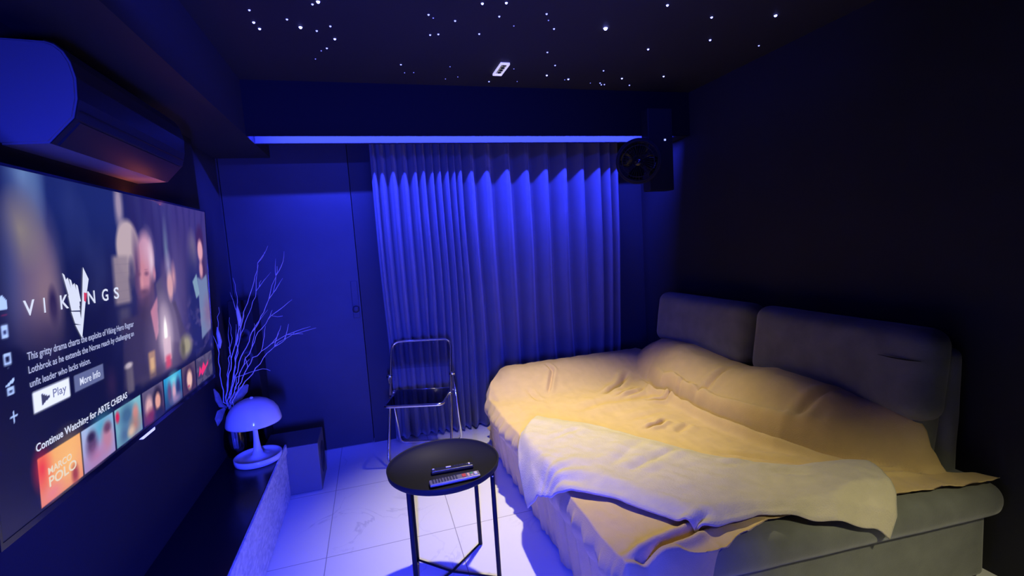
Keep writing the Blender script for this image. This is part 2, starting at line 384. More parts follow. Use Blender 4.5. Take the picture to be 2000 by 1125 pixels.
for b_ in range(4):
    bm = bmesh.new(); n1, n2 = 8, 5; V = []
    for i in range(n1):
        rr = .03+.10*i/(n1-1); row = []
        for j in range(n2):
            a = 2*PI*b_/4+(j/(n2-1)-.5)*1.1*(.6+.5*math.sin(PI*i/(n1-1))) + rr*2
            row.append(bm.verts.new(fc+(su*math.cos(a)+sv*math.sin(a))*rr+fdir*(.018*(j/(n2-1)-.5)*2)))
        V.append(row)
    for i in range(n1-1):
        for j in range(n2-1): bm.faces.new((V[i][j], V[i+1][j], V[i+1][j+1], V[i][j+1]))
    bmesh.ops.solidify(bm, geom=bm.faces[:], thickness=.002)
    inparent(obj('blade', bm, 'blackgloss', fan, True), fan)
bm = bmesh.new(); tube(bm, [fc-fdir*.13, fc-fdir*.15+Vector((.04, .03, .06)), (2.10, 3.21, 2.22)], .015, 12); inparent(obj('arm', bm, 'black', fan, True), fan)

# ------------------------------------------------------------------ curtain
def curtain():
    pk = [.083, .139, .222, .31, .396, .459, .53, .586, .647, .704, .749, .84, .967, 1.135, 1.311, 1.483, 1.655, 1.821, 1.977, 2.075, 2.155]
    xs, ys = [], []
    pts = [(.083-.02, 3.90)]
    for i, p in enumerate(pk):
        pts.append((p, 3.80+.008*math.sin(i*2.3)))
        if i < len(pk)-1:
            g_ = pk[i+1]-p; pts.append((p+g_*.5, 3.985 if g_ > .09 else 3.975))
    pts.append((2.185, 3.93))
    for (x0, y0), (x1, y1) in zip(pts, pts[1:]):
        for k in range(11):
            t = k/11; s = (1-math.cos(PI*t))/2; s = .35*s+.65*s*s*(3-2*s)
            tt = t if abs(x1-x0) > .05 else t
            xs.append(x0+(x1-x0)*(tt-.045*math.sin(2*PI*tt))); ys.append(y0+(y1-y0)*s)
    xs.append(pts[-1][0]); ys.append(pts[-1][1]); xs = np.array(xs); ys = np.array(ys)
    nz = 60; zs = np.linspace(.02, ZC-.02, nz); P = np.zeros((nz, len(xs), 3)); ym = 3.875
    for j, z in enumerate(zs):
        t = 1-z/ZC; sw = np.array([mnoise.noise(Vector((x*2.2, z*.7, 3)))for x in xs])
        sw2 = np.array([mnoise.noise(Vector((x*7, z*1.1, 8)))for x in xs])
        P[j, :, 0] = xs+sw*.05*t+sw2*.012*t; P[j, :, 1] = (3.80+.13*t)+(ys-3.80)/.185*((3.985+.025*t)-(3.80+.13*t))+sw2*.012*t; P[j, :, 2] = z+.012*sw*t
    me = grid_mesh('drape', P); o = link('curtain', me, 'curtain', None, True)
    m_ = o.modifiers.new('thick', 'SOLIDIFY'); m_.thickness = .003
    tag(o, 'floor length grey pleated curtain lit blue by the light strip above', 'curtain')
    bm = nbox(.05, 2.2, 3.86, 3.89, ZC-.02, ZC); rail = obj('curtain_rail', bm, 'black', o)
curtain()

# ------------------------------------------------------------------ air conditioner
ac = thing('air_conditioner', 'wall mounted air conditioner with rounded front above the television', 'air conditioner', (-1.03, 2.2, 2.1))
prof = [(-1.03, 1.966), (-.872, 1.972), (-.803, 2.045), (-.788, 2.10), (-.784, 2.16), (-.792, 2.205), (-.806, 2.235), (-.826, 2.254), (-.85, 2.262), (-1.03, 2.268)]
bm = bmesh.new(); extrude_poly(bm, prof, lambda x, z: (x+1.03, -.45, z-2.1), lambda x, z: (x+1.03, .4, z-2.1))
es = [e for e in bm.edges if abs(e.verts[0].co.y-e.verts[1].co.y) < 1e-5]
bmesh.ops.bevel(bm, geom=es, offset=.006, segments=2, affect='EDGES')
obj('body', bm, 'acwhite', ac)
bm = bmesh.new()
extrude_poly(bm, [(-.868, 1.974), (-.806, 2.040), (-.801, 2.036), (-.862, 1.969)], lambda x, z: (x+1.03, -.42, z-2.1), lambda x, z: (x+1.03, .37, z-2.1))
obj('louver_flap', bm, 'blackpanel', ac)
fp_ = prof[1:9]; off = [(x+.003*(1 if z < 2.2 else .6), z+(.003 if z > 2.2 else -.001)) for x, z in fp_]
bm = bmesh.new(); extrude_poly(bm, fp_+off[::-1], lambda x, z: (x+1.03, -.446, z-2.1), lambda x, z: (x+1.03, .396, z-2.1)); obj('front_panel', bm, 'blackpanel', ac)
bm = nbox(.2405, .2430, -.44, .39, -.035, -.032); obj('panel_seam', bm, 'black', ac)

# ------------------------------------------------------------------ television
TL = Vector((-.88, 1.425, 1.882)); TRt = Vector((-.88, 3.12, 1.882)); BLv = Vector((-.935, 1.425, .92))
U = (TRt-TL); V = (TL-BLv); NRM = U.cross(V).normalized()
if NRM.x < 0: NRM = -NRM
tv = thing('television', 'large wall mounted flat screen television showing a streaming menu', 'television', tuple(BLv))
LW, LH = U.length, V.length
# local frame: x along U, y along V, z normal
TM = Matrix((U.normalized(), V.normalized(), NRM)).transposed().to_4x4()
def tvp(o): o.matrix_local = TM; return o
b_ = .008
bm = nbox(0, LW, 0, LH, -.040, -.004, bev=.004)
tvp(obj('back_shell', bm, 'blackgloss', tv))
bm = bmesh.new(); box(bm, 0, LW, 0, .018, -.004, .002); box(bm, 0, LW, LH-b_, LH, -.004, .002); box(bm, 0, b_, .018, LH-b_, -.004, .002); box(bm, LW-b_, LW, .018, LH-b_, -.004, .002)
tvp(obj('bezel', bm, 'blackgloss', tv))
bm = nbox(LW*.455, LW*.52, -.016, -.002, -.02, .0, bev=.003)
tvp(obj('badge', bm, 'badge', tv))['label'] = 'small metal badge with painted shine under the bottom bezel'
obj('wall_bracket', nbox(-.985-BLv.x, -.955-BLv.x, .6, 1.1, .3, .7), 'black', tv)

def srgb(c): 
    c = np.asarray(c, float)/255.
    return np.where(c <= .04045, c/12.92, ((c+.055)/1.055)**2.4)
def screen_image(nu=420, nv=237):
    u, v = np.meshgrid(np.linspace(0, 1, nu+1), np.linspace(0, 1, nv+1))
    A = 1.762
    img = np.zeros(u.shape+(3,)); img[:] = (14, 17, 48)
    def put(mask, col):
        mask = np.clip(mask, 0, 1)[..., None]; img[:] = img*(1-mask)+np.array(col, float)*mask
    def ell(cu, cv, ru, rv, col, soft=.25, op=1., rot=0):
        x = (u-cu)*A; y = v-cv; c, s = math.cos(rot), math.sin(rot)
        X_, Y_ = x*c+y*s, -x*s+y*c
        d = np.sqrt((X_/(ru*A))**2+(Y_/rv)**2); put((1+soft-d)/(2*soft)*op if soft else (d < 1)*op, col)
    def rect(u0, u1, v0, v1, col, op=1., sf=.004):
        m = np.clip((u-u0)/sf, 0, 1)*np.clip((u1-u)/sf, 0, 1)*np.clip((v-v0)/sf, 0, 1)*np.clip((v1-v)/sf, 0, 1); put(m*op, col)
    def poly(ps, col, op=1., soft=0):
        inside = np.zeros(u.shape, bool); n = len(ps); j = n-1
        for i in range(n):
            (xi, yi), (xj, yj) = ps[i], ps[j]
            c = ((yi > v) != (yj > v)) & (u < (xj-xi)*(v-yi)/((yj-yi) if abs(yj-yi) > 1e-9 else 1e-9)+xi); inside ^= c; j = i
        m = inside.astype(float)
        if soft:
            for _ in range(soft):
                m = (m+np.roll(m, 1, 0)+np.roll(m, -1, 0)+np.roll(m, 1, 1)+np.roll(m, -1, 1))/5
        put(m*op, col)
    n1 = fbm(u*3, v*1.2, 2.0, 4.0, 3); n2 = fbm(u*9, v*9, 2.0, 9.0, 3)
    # backdrop, lighter violet wood to the right
    put(smooth01((u-.2)/.6)*smooth01((v-.1)/.5)*.85, (66, 54, 112))
    put(smooth01((v-.55)/.4)*(1-smooth01((u-.38)/.1))*.75, (24, 40, 96))
    put(np.clip(n1*1.3+.1, 0, 1)*.35*smooth01((v-.2)/.3), (70, 80, 130))
    put(((np.sin(u*120+n1*3)*.5+.5)**3)*.3*smooth01((u-.42)/.1)*smooth01((v-.3)/.3), (30, 24, 70))
    ell(.12, 1.0, .03, .14, (104, 132, 178), .9, .9); ell(.135, .93, .02, .12, (80, 106, 150), .9, .8)
    # big blurred head at the left edge
    ell(.06, .60, .10, .30, (38, 40, 84), .35, .9); ell(.12, .70, .065, .20, (96, 82, 110), .45, .95); ell(.15, .62, .035, .16, (122, 100, 112), .5, .9)
    ell(.10, .83, .04, .08, (128, 118, 108), .7, .8, .5); ell(.055, .72, .03, .14, (58, 64, 112), .6, .9); ell(.165, .60, .012, .055, (36, 26, 60), .4, .9)
    ell(.14, .50, .05, .09, (84, 66, 92), .6, .8); ell(.155, .41, .022, .04, (88, 66, 90), .5, .8)
    poly([(0, .52), (.07, .50), (.14, .42), (.19, .35), (.25, .2), (0, .2)], (12, 14, 34), .95, 10)
    # pale pillar and stone slab
    ell(.42, .95, .018, .10, (148, 132, 150), .5, .9)
    ell(.45, .78, .055, .115, (178, 158, 160), .12); rect(.365, .455, .55, .76, (140, 124, 132), .95, .02); rect(.37, .45, .42, .56, (86, 78, 96), .7, .03)
    for k in range(5): rect(.37, .46, .575+k*.035, .580+k*.035, (100, 88, 104), .5)
    # figures behind
    ell(.86, .76, .035, .10, (112, 98, 116), .5, .9); ell(.78, .55, .07, .30, (62, 52, 96), .5, .8); ell(.855, .45, .06, .28, (30, 34, 84), .4, .9)
    ell(.72, .62, .045, .20, (88, 74, 118), .6, .6); ell(.66, .78, .012, .10, (110, 130, 150), .8, .7)
    # standing woman at right
    ell(.935, .83, .034, .085, (56, 32, 66), .3); ell(.95, .66, .03, .10, (60, 36, 66), .5, .8); ell(.932, .77, .024, .062, (212, 152, 160), .25); ell(.93, .66, .016, .05, (196, 140, 150), .4)
    poly([(.89, .62), (.93, .60), (.98, .63), (.992, .3), (.9, .26)], (108, 124, 156), .95, 3); poly([(.845, .60), (.885, .64), (.90, .52), (.87, .50)], (130, 160, 176), .9, 2)
    ell(.97, .40, .03, .08, (130, 84, 118), .8, .6)
    # main seated figure with shaved head and beard
    poly([(.40, .50), (.47, .50), (.60, .50), (.70, .52), (.76, .35), (.76, .18), (.38, .22)], (54, 46, 72), .97, 6)
    poly([(.58, .62), (.63, .66), (.70, .45), (.72, .30), (.60, .35)], (78, 70, 96), .9, 5)
    ell(.532, .72, .047, .125, (176, 128, 150), .22); ell(.513, .66, .036, .105, (186, 124, 136), .4, .9); ell(.55, .78, .025, .06, (206, 164, 182), .9, .7); ell(.566, .73, .014, .07, (214, 190, 204), .6, .7)
    ell(.484, .70, .014, .12, (70, 48, 84), .8, .8); ell(.577, .665, .009, .03, (176, 120, 140), .5, .9)
    rect(.484, .502, .682, .690, (84, 54, 78), .7, .006); rect(.520, .545, .684, .692, (88, 58, 80), .7, .006); ell(.494, .670, .008, .008, (96, 60, 84), .9, .8); ell(.533, .670, .009, .008, (92, 58, 82), .9, .8)
    ell(.505, .635, .007, .035, (206, 142, 146), .8, .7); ell(.512, .592, .020, .010, (104, 66, 84), .7, .9); ell(.513, .572, .012, .006, (160, 90, 104), .7, .8)
    ell(.522, .545, .036, .050, (84, 60, 84), .6, .95); ell(.560, .60, .012, .05, (92, 66, 90), .7, .8); ell(.508, .49, .036, .05, (58, 46, 70), .7, .9); ell(.458, .68, .012, .05, (70, 62, 92), .6, .7)
    poly([(.54, .50), (.585, .56), (.58, .40), (.56, .36)], (188, 116, 136), .95, 3); ell(.458, .68, .012, .05, (70, 62, 92), .6, .7)
    # woman beside him
    ell(.655, .645, .035, .085, (80, 66, 104), .4); ell(.672, .60, .020, .070, (202, 150, 152), .3); ell(.668, .70, .016, .05, (170, 160, 190), .7, .6); ell(.70, .64, .014, .06, (190, 138, 146), .6, .8)
    ell(.61, .50, .03, .06, (126, 110, 132), .6, .6)
    # candles
    ell(.625, .36, .075, .15, (170, 142, 168), .9, .6); ell(.623, .37, .03, .09, (232, 210, 220), .9, .85); ell(.622, .385, .010, .060, (255, 250, 245), .4)
    rect(.598, .655, .24, .36, (206, 176, 190), .9, .01); rect(.60, .655, .20, .28, (200, 70, 96), .9, .02)
    rect(.505, .555, .20, .33, (170, 130, 104), .9, .012); rect(.515, .545, .22, .30, (206, 166, 120), .9, .01); rect(.39, .435, .19, .31, (112, 100, 110), .85, .012); ell(.41, .31, .018, .012, (206, 190, 196), .4)
    ell(.76, .27, .045, .055, (150, 142, 112), .4, .95); ell(.735, .26, .015, .05, (90, 84, 60), .5, .9); ell(.33, .27, .018, .05, (100, 52, 74), .8, .8)
    rect(.44, .6, .17, .25, (64, 54, 72), .6, .03); put(np.clip(n2, 0, 1)*.5*smooth01((u-.72)/.1)*(1-smooth01((v-.45)/.1)), (150, 120, 150))
    # dark lower-left gradient for the menu
    put((1-smooth01((u-.25)/.22))*(1-smooth01((v-.38)/.25))*.88, (9, 12, 36)); put((1-smooth01((v-.16)/.05))*.9, (10, 12, 34))
    put((1-smooth01((u-.03)/.05))*.6, (8, 10, 32))
    # buttons
    rect(.090, .193, .298, .365, (224, 230, 255)); poly([(.112, .312), (.112, .350), (.137, .331)], (56, 58, 88)); rect(.203, .308, .303, .363, (92, 100, 140))
    # icons
    c = (170, 196, 255)
    poly([(.036, .63), (.047, .655), (.058, .63), (.055, .63), (.055, .612), (.039, .612), (.039, .63)], c); rect(.040, .056, .598, .603, (230, 40, 90))
    rect(.037, .055, .535, .575, c); rect(.041, .051, .546, .560, (30, 34, 80)); rect(.036, .056, .462, .498, c); rect(.040, .052, .470, .490, (14, 16, 46)); rect(.043, .049, .452, .458, c)
    rect(.037, .056, .380, .405, c); rect(.041, .052, .386, .396, (14, 16, 46)); poly([(.037, .41), (.055, .425), (.055, .415), (.04, .405)], c)
    rect(.039, .057, .317, .323, c, 1, .002); rect(.0465, .0495, .303, .337, c, 1, .001)
    # row of posters
    def tile(u0, u1, base, base2):
        t = np.clip((v-.02)/.15, 0, 1)[..., None]; m = ((u > u0) & (u < u1) & (v > .018) & (v < .168))[..., None]
        img[:] = np.where(m, np.array(base2)*(1-t)+np.array(base)*t, img)
    tile(.09, .208, (232, 160, 90), (214, 120, 96)); ell(.10, .13, .018, .05, (220, 40, 50), .8, .8); ell(.17, .10, .04, .07, (240, 190, 110), .9, .7); ell(.185, .045, .01, .03, (150, 60, 60), .5, .9)
    ell(.12, .04, .02, .02, (220, 120, 130), .9, .8)
    tile(.212, .327, (160, 178, 214), (150, 130, 180)); ell(.285, .14, .035, .04, (60, 150, 180), .8, .8); ell(.245, .10, .018, .042, (86, 60, 96), .5); ell(.244, .128, .012, .015, (40, 30, 56), .5); ell(.30, .09, .02, .05, (176, 120, 140), .5); ell(.303, .125, .013, .018, (96, 60, 80), .5); ell(.26, .05, .03, .03, (170, 110, 150), .8, .8)
    tile(.335, .453, (120, 178, 190), (96, 140, 160)); ell(.385, .12, .03, .045, (60, 96, 128), .6); ell(.425, .11, .014, .03, (190, 130, 120), .5); ell(.42, .06, .025, .035, (170, 110, 84), .7, .8); ell(.37, .05, .018, .03, (70, 100, 130), .6); ell(.40, .045, .015, .02, (200, 170, 140), .6); ell(.345, .135, .008, .02, (200, 30, 60), .5)
    tile(.462, .580, (92, 84, 110), (70, 44, 70)); ell(.495, .09, .02, .045, (206, 160, 160), .4); ell(.50, .045, .026, .03, (110, 40, 64), .6); ell(.545, .10, .026, .055, (32, 26, 44), .3); ell(.545, .09, .016, .038, (214, 152, 136), .3); ell(.55, .03, .03, .025, (30, 30, 50), .4)
    tile(.588, .705, (40, 150, 200), (34, 54, 96)); ell(.65, .14, .03, .03, (120, 210, 220), .8, .8); ell(.62, .09, .013, .045, (90, 70, 110), .5); ell(.65, .08, .014, .04, (196, 150, 170), .5); ell(.68, .09, .014, .045, (40, 50, 96), .5); ell(.665, .04, .03, .02, (150, 120, 160), .8, .8)
    tile(.712, .820, (86, 70, 84), (60, 40, 56)); ell(.765, .09, .036, .065, (44, 26, 44), .4); ell(.768, .085, .022, .05, (222, 176, 160), .3); ell(.76, .052, .008, .006, (170, 60, 80), .5)
    tile(.830, .982, (72, 64, 86), (52, 48, 66)); put(((n2 > .1) & (u > .83) & (u < .982) & (v < .168) & (v > .018))*.5, (100, 92, 112))
    poly([(.845, .06), (.86, .12), (.875, .09), (.895, .13), (.915, .095), (.945, .125), (.94, .10), (.905, .075), (.88, .055), (.87, .075)], (236, 44, 100), .95, 1)
    rect(0, 1, 0, .012, (6, 8, 24)); 
    return u, v, img
def build_screen():
    u, v, img = screen_image()
    P = np.stack([b_+u*(LW-2*b_), .010+v*(LH-.018), np.zeros_like(u)], -1)
    me = grid_mesh('screen', P); lin = srgb(np.clip(img, 0, 255))
    ca = me.color_attributes.new('picture', 'FLOAT_COLOR', 'POINT')
    rgba = np.ones((lin.shape[0]*lin.shape[1], 4), np.float32); rgba[:, :3] = lin.reshape(-1, 3)
    ca.data.foreach_set('color', rgba.ravel())
    m = bpy.data.materials.new('television_picture'); m.use_nodes = True; nt = m.node_tree; b = nt.nodes['Principled BSDF']
    at = nt.nodes.new('ShaderNodeAttribute'); at.attribute_name = 'picture'
    b.inputs['Base Color'].default_value = (.01, .01, .012, 1); b.inputs['Roughness'].default_value = .3
    nt.links.new(at.outputs['Color'], b.inputs['Emission Color']); b.inputs['Emission Strength'].default_value = 1.15
    M['picture'] = m
    o = link('screen', me, 'picture', tv); tvp(o); o['label'] = 'lit screen with a menu, a dim feast scene and a row of posters'
    return o
screen = build_screen()
M['txt'] = mat('lit_white_letters', (0, 0, 0), 1, emit=(.75, .80, 1), strength=.95, bump=.01)
M['txtw'] = mat('lit_soft_letters', (0, 0, 0), 1, emit=(.55, .60, .95), strength=.8, bump=.01)
M['txtd'] = mat('lit_grey_letters', (0, 0, 0), 1, emit=(.22, .24, .42), strength=.9, bump=.01)
M['txtr'] = mat('lit_red_mark', (0, 0, 0), 1, emit=(.7, .05, .12), strength=.9, bump=.01)
M['txtp'] = mat('lit_cream_letters', (0, 0, 0), 1, emit=(.85, .72, .55), strength=.95, bump=.01)
def text(name, s, u0, u1, vb, vt, m, bold=.0, spacing=1., lift=.001):
    cu = bpy.data.curves.new(name, 'FONT'); cu.body = s; cu.size = 1; cu.space_character = spacing; cu.offset = bold; cu.resolution_u = 3
    to = bpy.data.objects.new(name, cu); COL.objects.link(to)
    dg = bpy.context.evaluated_depsgraph_get(); me = bpy.data.meshes.new_from_object(to.evaluated_get(dg))
    bpy.data.objects.remove(to); bpy.data.curves.remove(cu)
    co = np.array([v.co[:] for v in me.vertices]); mn, mx = co.min(0), co.max(0)
    for v_ in me.vertices:
        uu = u0+(v_.co.x-mn[0])/(mx[0]-mn[0])*(u1-u0); vv = vb+(v_.co.y-mn[1])/(mx[1]-mn[1])*(vt-vb)
        v_.co = (b_+uu*(LW-2*b_), .010+vv*(LH-.018), lift)
    me.materials.clear()
    return link(name, me, m, screen)
for ch, u0, u1 in (('V', .090, .117), ('I', .139, .143), ('K', .184, .208), ('I', .238, .242), ('N', .270, .296), ('G', .322, .346), ('S', .370, .391)):
    text('title_letter', ch, u0, u1, .585, .630, 'txt', .015)
text('synopsis_text', 'This gritty drama charts the exploits of Viking Hero Ragnar', .088, .447, .452, .482, 'txtw', .012)
text('synopsis_text', 'Lothbrok as he extends the Norse reach by challenging an', .088, .444, .414, .442, 'txtw', .012)
text('synopsis_text', 'unfit leader who lacks vision.', .088, .262, .380, .402, 'txtw', .012)
text('button_text', 'Play', .142, .180, .314, .348, 'txtd', .012)
text('button_text', 'More Info', .222, .292, .320, .346, 'txt', .012)
text('row_title', 'Continue Watching for ARTE CHERAS', .088, .392, .180, .212, 'txt', .018)
text('poster_text', 'MARCO', .112, .178, .100, .122, 'txtp', .02)
text('poster_text', 'POLO', .112, .190, .062, .094, 'txtp', .02)
# feathered V emblem
bm = bmesh.new()
def fp(ps, z=.0014):
    vs = [bm.verts.new((b_+p[0]*(LW-2*b_), .010+p[1]*(LH-.018), z)) for p in ps]; bm.faces.new(vs)
for k in range(5):
    a = .196+k*.0095
    fp([(a, .700-.010*k-(.012 if k % 2 else 0)), (a+.006, .694-.010*k), (.222+k*.006, .60), (.214+k*.005, .60)])
fp([(.208, .625), (.236, .630), (.241, .57), (.214, .575)]); fp([(.213, .572), (.240, .566), (.243, .52), (.222, .53)]); fp([(.222, .526), (.243, .52), (.240, .475), (.234, .492)])
fp([(.262, .715), (.278, .672), (.262, .60), (.240, .475), (.240, .53), (.250, .60)])
obj('emblem', bm, 'txt', screen)
bm = bmesh.new(); fp([(.2575, .628), (.268, .625), (.262, .594), (.256, .600)], .0018); obj('emblem_spot', bm, 'txtr', screen)

# ------------------------------------------------------------------ console, lamp, vase, speakers
con = thing('media_console', 'low media console with black top and veined white stone front under the television', 'console', (-.84, 1.7, 0))
con_top = .362
inparent(obj('carcass', nbox(-.982, -.668, .35, 3.34, .0, .335), 'marble', con), con)
inparent(obj('top_panel', nbox(-.984, -.655,   .33, 3.345, .337, con_top, bev=.002), 'consoletop', con), con)
inparent(obj('front_panel', nbox(-.667, -.650, .35, 3.34, .002, .300, bev=.001), 'marble', con), con)
inparent(obj('top_edge', nbox(-.654, -.643,   .33, 3.345, .302, .361, bev=.002), 'marble', con), con)

lamp = thing('mushroom_lamp', 'white glossy mushroom shaped table lamp on the far end of the console', 'lamp', (-.768, 3.15, con_top+.001))
bm = bmesh.new()
lathe(bm, [(0, .0), (.118, .0), (.130, .004), (.133, .020), (.133, .038), (.129, .040), (.123, .032), (.115, .022), (.08, .024), (.05, .030), (.032, .045), (.022, .075), (.016, .13), (.013, .20), (.012, .26), (0, .26)], 64)
bmesh.ops.remove_doubles(bm, verts=bm.verts, dist=1e-5); obj('base', bm, 'white', lamp, True)
bm = bmesh.new()
pr = [(.0, .392), (.02, .3915), (.05, .387), (.085, .372), (.118, .345), (.140, .310), (.151, .268), (.154, .248), (.151, .240), (.147, .243), (.142, .268), (.130, .305), (.108, .335), (.075, .360), (.04, .374), (0, .378)]
lathe(bm, pr, 64); obj('shade', bm, 'white', lamp, True)
bm = bmesh.new(); lathe(bm, [(0, .391), (.010, .391), (.010, .397), (.006, .401), (0, .402)], 20); obj('finial', bm, 'white', lamp, True)
bm = bmesh.new(); lathe(bm, [(0, .262), (.016, .262), (.026, .285), (.026, .31), (.014, .335), (0, .34)], 20); obj('bulb', bm, 'white', lamp, True)

VC = (-.917, 3.276)
vs = thing('glass_vase', 'clear round glass vase holding dried twigs behind the mushroom lamp', 'vase', (VC[0], VC[1], con_top+.001))
bm = bmesh.new(); lathe(bm, [(0, 0), (.036, 0), (.052, .02), (.064, .08), (.060, .15), (.040, .23), (.034, .29), (.041, .335), (.038, .335), (.031, .29), (.037, .23), (.057, .15), (.061, .08), (.049, .024), (.033, .008), (0, .008)], 40)
obj('vase_body', bm, 'glass', vs, True)
BR = [[(-0.905, 3.14, 0.757), (-0.846, 3.146, 1.013), (-0.803, 3.153, 1.146), (-0.741, 3.159, 1.309), (-0.682, 3.165, 1.457), (-0.647, 3.171, 1.562), (-0.624, 3.178, 1.606), (-0.603, 3.184, 1.635)],
[(-0.886, 3.12, 0.76), (-0.796, 3.113, 0.998), (-0.693, 3.106, 1.187), (-0.618, 3.099, 1.309), (-0.573, 3.091, 1.385), (-0.54, 3.084, 1.48), (-0.532, 3.077, 1.541)],
[(-0.862, 3.08, 0.769), (-0.75, 3.06, 1.019), (-0.663, 3.04, 1.164), (-0.582, 3.02, 1.254), (-0.519, 3.0, 1.253)],
[(-0.838, 3.04, 0.778), (-0.708, 3.02, 1.022), (-0.595, 3.0, 1.096), (-0.505, 2.98, 1.141), (-0.415, 2.96, 1.142)],
[(-0.805, 3.02, 0.84), (-0.687, 2.99, 0.966), (-0.619, 2.96, 1.054), (-0.54, 2.93, 1.115), (-0.451, 2.9, 1.163)],
[(-0.82, 3.1, 0.902), (-0.743, 3.088, 0.935), (-0.679, 3.075, 0.944), (-0.629, 3.062, 0.928)],
[(-0.891, 3.17, 0.761), (-0.826, 3.183, 1.033), (-0.779, 3.197, 1.183), (-0.719, 3.21, 1.3), (-0.67, 3.223, 1.421), (-0.657, 3.237, 1.457)],
[(-0.883, 3.18, 0.757), (-0.824, 3.196, 1.03), (-0.801, 3.212, 1.246), (-0.8, 3.228, 1.369), (-0.811, 3.244, 1.485)],
[(-0.916, 3.15, 0.756), (-0.916, 3.162, 0.956), (-0.912, 3.175, 1.17), (-0.891, 3.188, 1.32)],
[(-0.918, 3.2, 0.756), (-0.891, 3.225, 0.937), (-0.86, 3.25, 1.12), (-0.864, 3.275, 1.244)]]
BLAB = ['tallest dried branch in the vase, pointing straight up', 'dried branch curving up beside the tallest one', 'dried branch with a short hooked tip leaning right', 'dried branch sweeping furthest right from the vase',
 'lower dried branch reaching right below the longest one', 'short dried twig sticking out right just above the lamp', 'dried branch with a bent middle tip behind the others', 'dried stem with a pod near the left of the bunch', 'leftmost thin dried stem nearest the television', 'faint dried stem leaning against the dark corner behind the bunch']
def branch(i, pts, label):
    # every stem starts inside the vase neck
    root = [(VC[0]+(.010*math.cos(i*2.4)), VC[1]+.010*math.sin(i*2.4), con_top+.05+.01*(i % 3)), (VC[0]+.018*math.cos(i*2.4), VC[1]+.018*math.sin(i*2.4), con_top+.30)]
    P = [Vector(p) for p in root+pts[0 if pts[0][2] > .7 else 1:]]
    rnd = random.Random(i)
    # resample with jitter
    Q = []
    for a, b in zip(P, P[1:]):
        n = max(2, int((b-a).length/.03))
        for k in range(n):
            q = a.lerp(b, k/n)
            if q.z > .75: q += Vector((rnd.uniform(-1, 1), rnd.uniform(-1, 1), rnd.uniform(-1, 1)))*.006
            Q.append(q)
    Q.append(P[-1]); n = len(Q); bm = bmesh.new()
    tube(bm, Q, [.0036*(1-k/n)+.0011 for k in range(n)], 6)
    br = thing('dried_branch', label, 'dried branch', (VC[0], VC[1], con_top+.05))
    inparent(obj('stem', bm, 'branch', br, True), br)
    ks = [k for k in range(n) if Q[k].z > .95]
    for q in range(rnd.randint(3, 5) if i < 7 and i != 5 else 1):
        if not ks: break
        k = rnd.choice(ks[:-2] or ks); base = Q[k]; d = (Q[min(k+2, n-1)]-Q[max(0, k-2)]).normalized()
        side = Vector((rnd.uniform(-.9, 1), rnd.uniform(-.5, .5), rnd.uniform(.1, .8))).normalized()
        d = (d*1.2+side*.7).normalized(); L_ = rnd.uniform(.07, .17); T = [base]
        for j in range(1, 6):
            d = (d+Vector((rnd.uniform(-1, 1), rnd.uniform(-1, 1), rnd.uniform(-.6, 1)))*.16).normalized(); T.append(T[-1]+d*L_/5)
        bm = bmesh.new(); tube(bm, T, [.0022, .002, .0018, .0015, .0012, .0008], 5); inparent(obj('side_twig', bm, 'branch', br, True), br)
    if i in (7, 8):
        c = Q[int(n*.78)]; bm = bmesh.new(); tube(bm, [c+Vector((0, 0, -.06)), c+Vector((.004, 0, -.02)), c+Vector((0, 0, .03)), c+Vector((0, 0, .07))], [.003, .012, .010, .002], 10)
        inparent(obj('seed_pod', bm, 'branch', br, True), br)
    return br
for i, (p, l) in enumerate(zip(BR, BLAB)): branch(i, p, l)
def leaf(name, label, pts, wd):
    bm = bmesh.new(); P = [Vector(p) for p in pts]; n = len(P); rows = []
    for k, p in enumerate(P):
        t = k/(n-1); w_ = wd*math.sin(PI*min(.98, .06+t*.92))**.7; d = (P[min(k+1, n-1)]-P[max(k-1, 0)]).normalized(); s = d.cross(Vector((.3, -.9, .2))).normalized()
        rows.append([bm.verts.new(p+s*w_*j+Vector((0, -.012*(1-abs(j)), 0))) for j in (-1, -.5, 0, .5, 1)])
    for A, B in zip(rows, rows[1:]):
        for j in range(4): bm.faces.new((A[j], A[j+1], B[j+1], B[j]))
    bmesh.ops.solidify(bm, geom=bm.faces[:], thickness=.0015)
    o = obj(name, bm, 'branch', None, True); return tag(o, label, 'dried leaf')
leaf('dried_leaf', 'curled dried leaf strip hanging left of the vase rim', [(-.93, 3.25, .69), (-.95, 3.21, .72), (-.95, 3.17, .77), (-.945, 3.14, .81), (-.95, 3.12, .85)], .016)
leaf('dried_leaf', 'broad dried leaf lying over the vase rim behind the lamp', [(-.915, 3.30, .695), (-.885, 3.32, .73), (-.85, 3.33, .77), (-.82, 3.33, .80)], .032)
leaf('dried_leaf', 'small pale leaf drooping beside the lamp shade', [(-.94, 3.25, .69), (-.955, 3.20, .68), (-.955, 3.15, .655), (-.95, 3.11, .63)], .022)

